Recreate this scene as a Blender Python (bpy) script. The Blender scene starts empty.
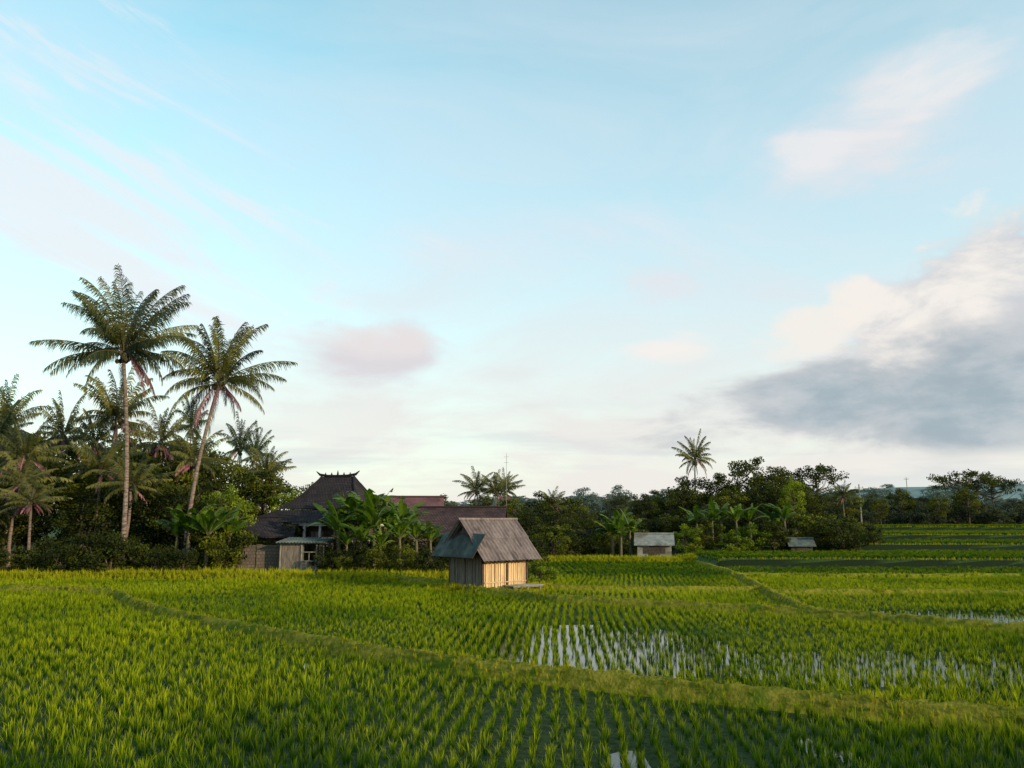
import bpy, math, random
import numpy as np
from mathutils import Vector, Matrix
R = random.Random(7)
sc = bpy.context.scene
sc.view_settings.view_transform = 'Standard'
sc.view_settings.look = 'None'
sc.view_settings.exposure = 0
sc.view_settings.gamma = 1
COL = sc.collection

# ------------------------------------------------------------------ node helpers
class NT:
    def __init__(s, nt): s.nt = nt; s.n = nt.nodes; s.l = nt.links
    def new(s, t, **k):
        nd = s.n.new(t)
        for a, b in k.items(): setattr(nd, a, b)
        return nd
    def put(s, sock, v):
        if isinstance(v, bpy.types.NodeSocket): s.l.new(v, sock)
        elif v is not None: sock.default_value = v
    def m(s, op, a, b=None, c=None, clamp=False):
        nd = s.new('ShaderNodeMath', operation=op, use_clamp=clamp)
        s.put(nd.inputs[0], a); s.put(nd.inputs[1], b); s.put(nd.inputs[2], c)
        return nd.outputs[0]
    def mr(s, v, a, b, c=0.0, d=1.0, smooth=True):
        nd = s.new('ShaderNodeMapRange')
        nd.interpolation_type = 'SMOOTHSTEP' if smooth else 'LINEAR'
        for i, x in enumerate((v, a, b, c, d)): s.put(nd.inputs[i], x)
        return nd.outputs[0]
    def mix(s, f, a, b, mode='MIX'):
        nd = s.new('ShaderNodeMix', data_type='RGBA', blend_type=mode)
        s.put(nd.inputs[0], f)
        s.put(nd.inputs[6], a if not isinstance(a, tuple) else (*a[:3], 1))
        s.put(nd.inputs[7], b if not isinstance(b, tuple) else (*b[:3], 1))
        return nd.outputs[2]
    def noise(s, vec, scale, detail=4, rough=0.55, dist=0.0):
        nd = s.new('ShaderNodeTexNoise')
        s.put(nd.inputs['Vector'], vec); nd.inputs['Scale'].default_value = scale
        nd.inputs['Detail'].default_value = detail; nd.inputs['Roughness'].default_value = rough
        nd.inputs['Distortion'].default_value = dist
        return nd.outputs[0]
    def xyz(s, x, y, z):
        nd = s.new('ShaderNodeCombineXYZ')
        for i, v in enumerate((x, y, z)): s.put(nd.inputs[i], v)
        return nd.outputs[0]

def mat_new(name):
    m = bpy.data.materials.new(name); m.use_nodes = True
    t = NT(m.node_tree)
    return m, t, t.n['Principled BSDF'], t.n['Material Output']

def mat_noise(name, c1, c2, scale=3.0, rough=0.8, bump=0.0, stretch=(1, 1, 1), detail=5, spec=0.3, c3=None, bscale=None, metal=0):
    m, t, p, o = mat_new(name)
    tc = t.new('ShaderNodeTexCoord'); mp = t.new('ShaderNodeMapping')
    t.l.new(tc.outputs['Object'], mp.inputs[0]); mp.inputs['Scale'].default_value = stretch
    n = t.noise(mp.outputs[0], scale, detail, 0.6, 0.2)
    col = t.mix(t.mr(n, 0.35, 0.65), c1, c2)
    if c3:
        n2 = t.noise(mp.outputs[0], scale * 0.27, 3, 0.6, 0.5)
        col = t.mix(t.mr(n2, 0.5, 0.68), col, c3)
    at = t.new('ShaderNodeAttribute'); at.attribute_name = 'tint'
    col = t.mix(t.mr(at.outputs['Fac'], 0, 1, 0.0, 0.6, False), col, t.mix(0.6, col, (0.03, 0.02, 0.015)))
    t.l.new(col, p.inputs['Base Color']); p.inputs['Roughness'].default_value = rough
    p.inputs['Specular IOR Level'].default_value = spec
    p.inputs['Metallic'].default_value = metal
    if bump:
        b = t.new('ShaderNodeBump'); b.inputs['Strength'].default_value = bump; b.inputs['Distance'].default_value = 0.05
        n3 = t.noise(mp.outputs[0], bscale or scale * 3, 6)
        t.l.new(n3, b.inputs['Height']); t.l.new(b.outputs[0], p.inputs['Normal'])
    return m

def mat_leaf(name, dark, light, transl=0.35, rough=0.6, haze=0.0, hazec=(0.30, 0.36, 0.38), grad=None, patch=0.5, spec=0.12):
    m, t, p, o = mat_new(name)
    at = t.new('ShaderNodeAttribute'); at.attribute_name = 'tint'
    oi = t.new('ShaderNodeObjectInfo'); geo = t.new('ShaderNodeNewGeometry')
    n = t.noise(geo.outputs['Position'], 0.35, 3)
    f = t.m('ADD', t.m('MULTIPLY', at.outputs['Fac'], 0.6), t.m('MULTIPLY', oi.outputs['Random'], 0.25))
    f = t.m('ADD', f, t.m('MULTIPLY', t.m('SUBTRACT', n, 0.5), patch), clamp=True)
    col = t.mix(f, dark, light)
    if grad:
        tc = t.new('ShaderNodeTexCoord'); sp = t.new('ShaderNodeSeparateXYZ')
        t.l.new(tc.outputs['Object'], sp.inputs[0])
        n5 = t.noise(geo.outputs['Position'], 0.16, 4)
        gk = t.m('MULTIPLY', t.mr(sp.outputs[2], grad[0], grad[1], 0.0, grad[3]), t.mr(n5, .32, .62, .4, 1.2))
        col = t.mix(gk, col, grad[2])  # yellow tips over darker bases paint sunlit tops and shaded feet into the blades
    if haze: col = t.mix(haze, col, hazec)  # distance haze painted into the leaf colour
    t.l.new(col, p.inputs['Base Color']); p.inputs['Roughness'].default_value = rough
    p.inputs['Specular IOR Level'].default_value = spec
    tr = t.new('ShaderNodeBsdfTranslucent')
    t.l.new(t.mix(0.5, col, t.mix(1.0, col, (1.3, 1.25, 0.5), 'MULTIPLY')), tr.inputs[0])
    mx = t.new('ShaderNodeMixShader'); mx.inputs[0].default_value = transl
    t.l.new(p.outputs[0], mx.inputs[1]); t.l.new(tr.outputs[0], mx.inputs[2]); t.l.new(mx.outputs[0], o.inputs[0])
    return m

# ------------------------------------------------------------------ mesh helpers
class MB:
    def __init__(s): s.v = []; s.f = []; s.mi = []; s.t = []
    def face(s, pts, mi=0, t=0.3):
        b = len(s.v); s.v.extend([tuple(p) for p in pts]); s.f.append(tuple(range(b, b + len(pts)))); s.mi.append(mi); s.t.append(t)
    def tube(s, pts, rad, seg=8, mi=0, t=0.3, cap=True):
        base = len(s.v); n = len(pts)
        for i, p in enumerate(pts):
            p = Vector(p)
            d = (Vector(pts[min(i + 1, n - 1)]) - Vector(pts[max(i - 1, 0)])).normalized()
            a = d.orthogonal().normalized() if abs(d.z) < .9 else Vector((1, 0, 0))
            a = (a - d * a.dot(d)).normalized(); b = d.cross(a)
            for k in range(seg):
                an = 2 * math.pi * k / seg
                s.v.append(tuple(p + (a * math.cos(an) + b * math.sin(an)) * rad[i]))
        for i in range(n - 1):
            for k in range(seg):
                s.f.append((base + i * seg + k, base + i * seg + (k + 1) % seg, base + (i + 1) * seg + (k + 1) % seg, base + (i + 1) * seg + k)); s.mi.append(mi); s.t.append(t)
        if cap:
            s.f.append(tuple(base + (n - 1) * seg + k for k in range(seg))); s.mi.append(mi); s.t.append(t)
            s.f.append(tuple(base + k for k in reversed(range(seg)))); s.mi.append(mi); s.t.append(t)
    def box(s, c, size, rotz=0, mi=0, t=0.3, M=None):
        cx, cy, cz = c; a, b, d = size[0] / 2, size[1] / 2, size[2] / 2
        mm = M or Matrix.Rotation(rotz, 3, 'Z')
        P = [Vector((x * a, y * b, z * d)) for x in (-1, 1) for y in (-1, 1) for z in (-1, 1)]
        P = [mm @ p + Vector(c) for p in P]; base = len(s.v); s.v.extend([tuple(p) for p in P])
        for q in ((0, 1, 3, 2), (4, 6, 7, 5), (0, 4, 5, 1), (2, 3, 7, 6), (0, 2, 6, 4), (1, 5, 7, 3)):
            s.f.append(tuple(base + i for i in q)); s.mi.append(mi); s.t.append(t)
    def mesh(s, name, mats, smooth=False):
        me = bpy.data.meshes.new(name); me.from_pydata(s.v, [], s.f)
        for m in mats: me.materials.append(m)
        me.polygons.foreach_set('material_index', s.mi)
        if smooth: me.polygons.foreach_set('use_smooth', [True] * len(s.f))
        a = me.attributes.new('tint', 'FLOAT', 'FACE'); a.data.foreach_set('value', s.t)
        me.update(); return me

def obj(name, me, loc=(0, 0, 0), rotz=0, scale=(1, 1, 1), parent=None, col=None):
    o = bpy.data.objects.new(name, me); o.location = loc; o.rotation_euler = (0, 0, rotz); o.scale = scale
    (col or COL).objects.link(o)
    if parent: o.parent = parent
    return o
def empty(name, loc=(0, 0, 0), rotz=0, s=1):
    return obj(name, None, loc, rotz, (s, s, s))

# ------------------------------------------------------------------ materials
M_bark = mat_noise('bark', (0.05, 0.035, 0.025), (0.12, 0.09, 0.065), 6, 0.9, 0.6, (1, 1, .3))
M_palmtrunk = mat_noise('palm_trunk', (0.09, 0.065, 0.055), (0.26, 0.195, 0.17), 3, 0.9, 0.8, (1, 1, 4), spec=.1)
M_leafA = mat_leaf('leaf_a', (0.006, 0.017, 0.003), (0.165, 0.175, 0.012))
M_leafB = mat_leaf('leaf_b', (0.004, 0.011, 0.004), (0.085, 0.098, 0.012))
M_leafC = mat_leaf('leaf_c', (0.04, 0.085, 0.006), (0.28, 0.32, 0.018))
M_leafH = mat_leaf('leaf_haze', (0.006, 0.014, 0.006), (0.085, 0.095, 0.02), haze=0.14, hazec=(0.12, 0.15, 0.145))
M_leafHH = mat_leaf('leaf_far_haze', (0.02, 0.035, 0.026), (0.055, 0.08, 0.045), haze=0.6, hazec=(0.16, 0.215, 0.22))  # farthest foliage, paled and blued in colour for haze
M_palm = mat_leaf('palm_leaf', (0.005, 0.022, 0.014), (0.20, 0.19, 0.04), 0.25, 0.45, spec=0.25)
M_palmH = mat_leaf('palm_leaf_far_haze', (0.01, 0.025, 0.012), (0.06, 0.085, 0.02), 0.25, haze=0.12, hazec=(0.10, 0.14, 0.14))  # distant palms carry a haze tint in their colour
M_dead = mat_leaf('dead_frond', (0.12, 0.05, 0.07), (0.42, 0.19, 0.24), 0.2, 0.8)
M_ban = mat_leaf('banana_leaf', (0.012, 0.05, 0.004), (0.16, 0.25, 0.012), 0.4, 0.4, spec=0.25)
M_banst = mat_noise('banana_stem', (0.06, 0.06, 0.025), (0.12, 0.10, 0.05), 5, 0.7, 0.2)
M_rice = mat_leaf('rice_blade', (0.010, 0.050, 0.002), (0.062, 0.155, 0.003), 0.4, 0.6, grad=(0.08, 0.30, (0.44, 0.47, 0.012), 0.75), patch=1.2, spec=.05)
M_rice2 = mat_leaf('rice_blade_terrace', (0.010, 0.045, 0.002), (0.045, 0.12, 0.003), 0.4, 0.6, grad=(0.12, 0.36, (0.30, 0.34, 0.010), 0.65), patch=1.4, spec=.05)
M_bgrass = mat_leaf('bund_grass', (0.15, 0.19, 0.006), (0.52, 0.46, 0.025), 0.4, 0.7, patch=0.9, spec=.03)

# ------------------------------------------------------------------ terrain
sin, cos = math.sin, math.cos
def cl(t): return 0.0 if t < 0 else 1.0 if t > 1 else t
def vill_edge(x):
    if x < -6: return 44.0 + 0.8 * math.sin(x * .25)
    if x < -2: return 44.0 + (x + 6) * .2
    if x < 3: return 44.8 + (x + 2) / 5 * 17
    return 62.0 + .6 * math.sin(x * .4)
def terr_edges(x): return (54 + 1.5 * math.sin(x * .06 + 1), 66 + 2 * math.sin(x * .05), 80 + 2 * math.sin(x * .04 + 2), 97 + 2 * math.sin(x * .05))
def thin(x, y):
    e = math.hypot((x - 2.2) / 3.5, (y - 21.9) / 4.4)
    e2 = math.hypot((x - 15.8) / 5.0, (y - 27.6) / 2.3)
    e3 = math.hypot((x - 9) / 5, (y - 19) / 2.4)
    return max(cl(1.25 - e) * .68, cl(1.4 - e2) * 1.4, .5 * cl(1.25 - e3) if y > 15.5 else 0)
def puddle(x, y):
    g = sin(x * 2.1 + 2 * sin(y * .41)) * sin(y * .6 + 1.3 * sin(x * .6)) + .25 * sin(x * 4.1 + y * 1.7)
    return max(cl((thin(x, y) - .08) * 5), cl((g - (.80 if y > 17 else .92)) * 4))
def hgt(x, y):
    h = 0.035
    mx = cl((x - 13) / 1.5)
    if y < 48: h -= .11 * puddle(x, y)
    v = cl((y - vill_edge(x)) / .6) * (0.22 + 0.25 * cl((y - 70) / 60))
    tt = sum(.6 * cl((y - e) / .5) for e in terr_edges(x))
    h += v * (1 - mx) + tt * mx
    d = math.hypot(x + 1.0, y - 39.0)
    h = max(h, 0.12 - max(0, d - 2.4) * .5)
    if y < 6: h = max(h, -0.08 + 1.75 * cl((6 - y) / 2.5))
    if y > 110: h += (y - 110) * 0.004
    return h
xs = sorted(set([round(v, 3) for v in np.arange(-24, 30, .4)] + [float(v) for v in range(-70, 111)] + [-2500, -1500, -900, -500, -300, -200, -140, -100, -85, 130, 160, 200, 300, 500, 900, 1500, 2500]))
ys = sorted(set([round(v, 3) for v in np.arange(-12, 112.1, .35)] + [-1500, -600, -200, -80, -30, 120, 135, 160, 200, 260, 340, 450, 700, 1200, 2500]))
gv = [(x, y, hgt(x, y) if y < 340 else hgt(x, 340)) for y in ys for x in xs]
nx = len(xs)
gf = [(j * nx + i, j * nx + i + 1, (j + 1) * nx + i + 1, (j + 1) * nx + i) for j in range(len(ys) - 1) for i in range(nx - 1)]
me = bpy.data.meshes.new('ground'); me.from_pydata(gv, [], gf)
mg, t, p, o = mat_new('ground_soil_grass')
geo = t.new('ShaderNodeNewGeometry'); sp = t.new('ShaderNodeSeparateXYZ'); t.l.new(geo.outputs['Position'], sp.inputs[0])
n1 = t.noise(geo.outputs['Position'], .6, 6); n2 = t.noise(geo.outputs['Position'], 9, 5)
grass = t.mix(t.mr(n2, .3, .7), (0.012, 0.035, 0.004), (0.05, 0.08, 0.008))
mud = t.mix(t.mr(n2, .3, .7), (0.012, 0.026, 0.004), (0.035, 0.055, 0.009))
g = t.mix(t.mr(t.m('ADD', sp.outputs[2], t.m('MULTIPLY', n1, .1)), 0.1, 0.2), mud, grass)
ns = t.new('ShaderNodeSeparateXYZ'); t.l.new(geo.outputs['True Normal'], ns.inputs[0])
g = t.mix(t.mr(ns.outputs[2], .75, .95), (0.006, 0.014, 0.003), g)  # steep banks darkened in colour to paint the shadow bands between terraces
g = t.mix(t.mr(sp.outputs[1], 110, 400), g, (0.03, 0.055, 0.02))
t.l.new(g, p.inputs['Base Color']); p.inputs['Roughness'].default_value = .85; p.inputs['Specular IOR Level'].default_value = .15
b = t.new('ShaderNodeBump'); b.inputs['Distance'].default_value = .06; b.inputs['Strength'].default_value = .7
t.l.new(n2, b.inputs['Height']); t.l.new(b.outputs[0], p.inputs['Normal'])
me.materials.append(mg); obj('ground', me)

# water
mw, t, p, o = mat_new('paddy_water')
p.inputs['Base Color'].default_value = (0.025, 0.03, 0.012, 1); p.inputs['Roughness'].default_value = .07; p.inputs['IOR'].default_value = 1.33
geo = t.new('ShaderNodeNewGeometry'); n = t.noise(geo.outputs['Position'], 5, 3)
b = t.new('ShaderNodeBump'); b.inputs['Distance'].default_value = .01; b.inputs['Strength'].default_value = .2
t.l.new(n, b.inputs['Height']); t.l.new(b.outputs[0], p.inputs['Normal'])
mb = MB(); mb.face([(-70, 5, 0), (110, 5, 0), (110, 50, 0), (-70, 50, 0)])
obj('paddy_water', mb.mesh('paddy_water', [mw]))

# bunds
B1 = [(-70, 41), (-40, 40), (-25, 38), (-17.9, 35.8), (-14.7, 31.8), (-11.5, 27.7), (-5.5, 21.8), (-1.4, 18.4), (1.7, 16.5), (5.0, 14.7), (8.05, 13.3), (14, 11.3), (30, 7)]
B2 = [(-6, 43.5), (-3.5, 41), (-2.2, 37.2), (0.2, 35.2), (1.6, 33), (4.8, 31.1), (11.1, 27.2), (14.8, 24), (25, 19), (45, 14)]
B3 = [(13.8, 62), (13.5, 58.5), (13.2, 51), (12.7, 45.8), (11.6, 38), (11, 34.5), (10.2, 28)]
B4 = [(11.4, 36.5), (20, 36), (32, 34.5), (60, 31)]
B5 = [(12.8, 47.5), (24, 46.5), (40, 47.5), (80, 46)]
B6 = [(1.2, 38.8), (6, 37.6), (11.6, 37.5)]
def smooth_line(P, n=8):
    out = []
    for i in range(len(P) - 1):
        p0 = Vector(P[max(i - 1, 0)]); p1 = Vector(P[i]); p2 = Vector(P[i + 1]); p3 = Vector(P[min(i + 2, len(P) - 1)])
        for k in range(n):
            u = k / n
            out.append(.5 * ((2 * p1) + (-p0 + p2) * u + (2 * p0 - 5 * p1 + 4 * p2 - p3) * u * u + (-p0 + 3 * p1 - 3 * p2 + p3) * u ** 3))
    out.append(Vector(P[-1])); return out
M_bund = mat_noise('bund_soil', (0.11, 0.12, 0.010), (0.25, 0.22, 0.03), 5, .95, .8, c3=(0.07, 0.12, 0.01), spec=.03)
bund_pts = []; bl = []
for P, w, hh in ((B1, .17, .38), (B2, .19, .37), (B3, .21, .35), (B4, .19, .31), (B5, .19, .31), (B6, .19, .31)):
    L = smooth_line(P, 14); mb = MB(); prof = [(-1.9, -.12), (-1.1, .5), (-.6, .92), (0, 1.0), (.6, .9), (1.1, .5), (1.9, -.12)]
    for i, q in enumerate(L):
        d = (L[min(i + 1, len(L) - 1)] - L[max(i - 1, 0)]).normalized(); nn = Vector((-d.y, d.x))
        for a, z in prof:
            ww = w * (1 + .2 * R.uniform(-1, 1)); pp = q + nn * a * ww
            mb.v.append((pp.x, pp.y, z * hh * (1 + .16 * R.uniform(-1, 1)) if z > 0 else -.1))
        bl.append((q.x, q.y, w))
    k = len(prof)
    for i in range(len(L) - 1):
        for j in range(k - 1):
            mb.f.append((i * k + j, i * k + j + 1, (i + 1) * k + j + 1, (i + 1) * k + j)); mb.mi.append(0); mb.t.append(.3)
    obj('field_bund', mb.mesh('field_bund', [M_bund], True))
    for i in range(len(L) - 1):
        seg = (L[i + 1] - L[i]).length; q0, q1 = L[i], L[i + 1]
        if q0.y > 66 or abs(q0.x) > 50: continue
        d = (q1 - q0).normalized(); nn = Vector((-d.y, d.x))
        for _ in range(int(seg * 30)):
            u = R.random(); q = q0.lerp(q1, u); a = R.uniform(-1.5, 1.5); pp = q + nn * a * w
            clump = .7 + .5 * sin(q.x * 2.3 + q.y * 1.1) * sin(q.x * .9)
            bund_pts.append((pp.x, pp.y, hh * (1 - .6 * max(0, abs(a) - .5)) - .02, R.uniform(.3, .8) * clump * (1.1 if abs(a) > .8 else .8)))
BL = np.array(bl)

# ------------------------------------------------------------------ scatter (geometry nodes instances)
def scatter(name, pts, variants):
    col = bpy.data.collections.new(name + '_variants')
    for v in variants: col.objects.link(bpy.data.objects.new(v.name, v))
    rr = np.random.RandomState(3); pts = np.array(pts); rr.shuffle(pts); n = len(pts)
    me = bpy.data.meshes.new(name); me.vertices.add(n)
    me.vertices.foreach_set('co', pts[:, :3].astype(np.float32).ravel())
    rot = np.stack([rr.uniform(-.14, .14, n), rr.uniform(-.14, .14, n), rr.uniform(0, 6.283, n)], 1).astype(np.float32)
    s = pts[:, 3]; scl = np.stack([s * rr.uniform(.85, 1.15, n), s * rr.uniform(.85, 1.15, n), s * rr.uniform(.8, 1.2, n)], 1).astype(np.float32)
    for nm, a in (('rot', rot), ('scl', scl)):
        at = me.attributes.new(nm, 'FLOAT_VECTOR', 'POINT'); at.data.foreach_set('vector', a.ravel())
    o = obj(name, me)
    ng = bpy.data.node_groups.new(name, 'GeometryNodeTree')
    ng.interface.new_socket(name='Geometry', in_out='INPUT', socket_type='NodeSocketGeometry')
    ng.interface.new_socket(name='Geometry', in_out='OUTPUT', socket_type='NodeSocketGeometry')
    N = ng.nodes; gi = N.new('NodeGroupInput'); go = N.new('NodeGroupOutput'); ip = N.new('GeometryNodeInstanceOnPoints')
    ci = N.new('GeometryNodeCollectionInfo'); ci.inputs['Collection'].default_value = col
    ci.inputs['Separate Children'].default_value = True; ci.inputs['Reset Children'].default_value = True
    ip.inputs['Pick Instance'].default_value = True
    for nm, s_ in (('rot', 'Rotation'), ('scl', 'Scale')):
        na = N.new('GeometryNodeInputNamedAttribute'); na.data_type = 'FLOAT_VECTOR'; na.inputs['Name'].default_value = nm
        ng.links.new(na.outputs['Attribute'], ip.inputs[s_])
    ng.links.new(gi.outputs[0], ip.inputs['Points']); ng.links.new(ci.outputs[0], ip.inputs['Instance']); ng.links.new(ip.outputs[0], go.inputs[0])
    md = o.modifiers.new('scatter', 'NODES'); md.node_group = ng
    return o

def tuft(name, nb, H, spread, w, mat, lean=.35):
    mb = MB()
    for i in range(nb):
        a = R.uniform(0, 6.283); r0 = R.uniform(0, .03); d = Vector((math.cos(a), math.sin(a), 0)); sd = Vector((-d.y, d.x, 0))
        ph = R.uniform(-.8, .8); sd = (sd * math.cos(ph) + d * math.sin(ph))
        h = H * R.uniform(.55, 1.1); ln = R.uniform(.1, 1) * spread; P = []
        for u in (0, .4, .75, 1):
            P.append(d * (r0 + ln * u ** 2.0) + Vector((0, 0, h * (u - lean * .5 * u ** 3 * ln / spread))))
        W = [w * .6, w, w * .7, w * .1]; tt = R.random()
        for k in range(3):
            mb.face([P[k] - sd * W[k], P[k] + sd * W[k], P[k + 1] + sd * W[k + 1], P[k + 1] - sd * W[k + 1]], 0, tt)
    return mb.mesh(name, [mat])
rice_v = [tuft('rice_tuft', 15, .32, .11, .0055, M_rice) for _ in range(7)]
far_v = [tuft('rice_tuft_far', 20, .32, .2, .012, M_rice2) for _ in range(4)]
grass_v = [tuft('grass_tuft', 15, .26, .16, .007, M_bgrass, .7) for _ in range(5)]

def near_bund(x, y, extra=.22):
    d = np.hypot(BL[:, 0] - x, BL[:, 1] - y)
    i = d.argmin(); return d[i] < BL[i, 2] * 1.1 + extra
fine = []
for i in range(len(BL) - 1):
    a, b2 = BL[i], BL[i + 1]
    if np.hypot(*(a[:2] - b2[:2])) < 8:
        for k in range(6): fine.append(a + (b2 - a) * k / 6)
BL = np.array(fine)
near, far = [], []
for r in range(-180, 210):
    for k in range(0, 260):
        u = r * .255; y = 7.5 + k * .16
        if y > 47: break
        x = u + .10 * (y - 20) + .35 * sin(y * .15 + u * .05)
        if abs(x) > .68 * y + 3.5: continue
        x += R.gauss(0, .036); y += R.gauss(0, .042)
        if y > vill_edge(x) - .4 and x < 3: continue
        if math.hypot(x + 1, y - 39.0) < 2.9: continue
        th = thin(x, y); pp = .97 - .52 * min(th, 1.2)
        if R.random() > pp: continue
        big = 1 + .16 * sin(x * .5 + 1) * sin(y * .33)
        near.append((x, y, 0, (1 - .36 * th) * R.uniform(.65, 1.15) * big))
near = [q for q in near if not near_bund(q[0], q[1])]
y = 46.0
while y < 112:
    x = -1.0
    while x < .70 * y + 5:
        xx = x + R.gauss(0, .07); yy = y + R.gauss(0, .07); x += .40
        ok = yy < vill_edge(xx) - .4 if xx < 13 else True
        if xx > 13:
            for e in terr_edges(xx):
                if -1.0 < yy - e < .9: ok = False
            if yy > 66 and xx < 31: ok = False
        if ok and R.random() < .97: far.append((xx, yy, hgt(xx, yy) + .02, R.uniform(.75, 1.15)))
    y += .40 if y < 66 else .6
far = [q for q in far if q[1] > 64 or not near_bund(q[0], q[1])]
scatter('rice_plants', near, rice_v)
scatter('terrace_rice_plants', far, far_v)
for _ in range(7000):
    x = R.uniform(-48, 14); y = vill_edge(x) + abs(R.gauss(0, 2.0)) - .3
    bund_pts.append((x, y, hgt(x, y), R.uniform(.7, 1.7)))
for _ in range(900):
    a = R.uniform(0, 6.28); d = R.uniform(2.0, 3.1); x = -1 + d * cos(a); y = 39.0 + d * sin(a)
    bund_pts.append((x, y, hgt(x, y), R.uniform(.6, 1.3)))
for _ in range(4000):
    x = R.uniform(14, 80); e = R.choice(terr_edges(x)); y = e + R.uniform(.5, .9)
    bund_pts.append((x, y, hgt(x, y), R.uniform(.5, 1.0)))
scatter('wild_grass', bund_pts, grass_v)

# ------------------------------------------------------------------ trees
def rdir(rr):
    z = rr.uniform(-1, 1); a = rr.uniform(0, 6.283); s = math.sqrt(1 - z * z); return Vector((s * cos(a), s * sin(a), z))
def leaf(mb, c, rr, ls, mi, tt, up=.6):
    n = (rdir(rr) + Vector((0, 0, up))).normalized(); a = n.orthogonal().normalized(); a = (a * cos(rr.uniform(0, 6.28)) + n.cross(a) * sin(rr.uniform(0, 6.28))).normalized()
    b = n.cross(a).normalized(); l = ls * rr.uniform(.6, 1.2); w = l * .5
    mb.face([c - a * l * .5, c + b * w * .5 - a * l * .05, c + a * l * .5, c - b * w * .5 - a * l * .05], mi, tt)
def tree_mesh(name, seed, H=10, Rc=3.4, z0=.25, ncl=44, nl=115, ls=.38, clr=1.05, lmat=None, shape='round', stems=1):
    rr = random.Random(seed); mb = MB(); cs = []
    for s in range(stems):
        bx, by = rr.uniform(-.3, .3) * (stems > 1), rr.uniform(-.3, .3) * (stems > 1)
        top = Vector((rr.uniform(-.6, .6), rr.uniform(-.6, .6), H * .72)); pts = []; nseg = 8
        for i in range(nseg + 1):
            u = i / nseg; pts.append(Vector((bx + top.x * u + .18 * sin(u * 5 + seed), by + top.y * u + .15 * cos(u * 4 + seed), -.2 + top.z * u)))
        mb.tube(pts, [.22 * H / 10 * (1 - .75 * i / nseg) * (1.35 if i == 0 else 1) for i in range(nseg + 1)], 7, 1)
    for i in range(ncl):
        for _ in range(20):
            d = rdir(rr); q = rr.uniform(.2, 1) ** .5
            if shape == 'umbrella':
                c = Vector((d.x * q * Rc * 1.3, d.y * q * Rc * 1.3, H * (.82 + .13 * d.z * q - .12 * q * q)))
            else:
                wz = (1 - z0) * H * .5; c = Vector((d.x * q * Rc, d.y * q * Rc, H * (z0 + 1) * .5 - clr * .3 + d.z * q * wz * .92))
            if all((c - o_).length > clr * .7 for o_ in cs): break
        cs.append(c)
        zb = max(.25 * H, min(c.z - .8 - .3 * Vector((c.x, c.y)).length, H * .68)); u = zb / (H * .72)
        st = Vector((top.x * u, top.y * u, zb)); mid = st.lerp(c, .55) + Vector((0, 0, -.12 * (c - st).length))
        if rr.random() < .6: mb.tube([st, mid, c], [.075 * H / 10, .045 * H / 10, .015], 5, 1, cap=False)
        cr = clr * rr.uniform(.6, 1.25); tb = rr.uniform(.0, .95)
        for k in range(int(nl * cr / clr)):
            v = rdir(rr) * (rr.random() ** .45) * cr; v.z *= .65
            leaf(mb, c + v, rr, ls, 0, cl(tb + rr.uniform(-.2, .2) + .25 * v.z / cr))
    return mb.mesh(name, [lmat, M_bark])
TR = {
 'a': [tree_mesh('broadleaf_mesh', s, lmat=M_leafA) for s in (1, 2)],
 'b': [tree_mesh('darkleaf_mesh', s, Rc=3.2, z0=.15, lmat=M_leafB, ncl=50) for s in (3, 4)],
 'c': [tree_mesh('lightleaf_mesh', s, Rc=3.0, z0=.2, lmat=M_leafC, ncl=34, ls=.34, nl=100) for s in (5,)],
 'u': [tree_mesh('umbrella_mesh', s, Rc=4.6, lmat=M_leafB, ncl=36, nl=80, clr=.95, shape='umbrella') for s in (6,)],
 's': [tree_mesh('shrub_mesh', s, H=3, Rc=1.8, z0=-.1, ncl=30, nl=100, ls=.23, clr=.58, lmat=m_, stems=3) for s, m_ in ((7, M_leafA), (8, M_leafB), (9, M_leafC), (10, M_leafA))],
}
def swap(me, m):
    c = me.copy(); c.materials[0] = m; return c
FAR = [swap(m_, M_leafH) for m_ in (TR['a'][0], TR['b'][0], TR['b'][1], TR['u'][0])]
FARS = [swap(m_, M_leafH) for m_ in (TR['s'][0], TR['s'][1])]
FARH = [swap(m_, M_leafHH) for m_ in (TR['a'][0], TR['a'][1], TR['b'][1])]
def tree(kind, x, y, H, w=1.0, name='broadleaf_tree', idx=None):
    ms = TR[kind]; me = ms[idx if idx is not None else R.randrange(len(ms))]
    h0 = 3.0 if kind == 's' else 10.0; s = H / h0
    return obj(name, me, (x, y, hgt(x, y) - .05), R.uniform(0, 6.28), (s ** .8 * w, s ** .8 * w, s) if kind != 's' else (s * w, s * w, s))

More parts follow.
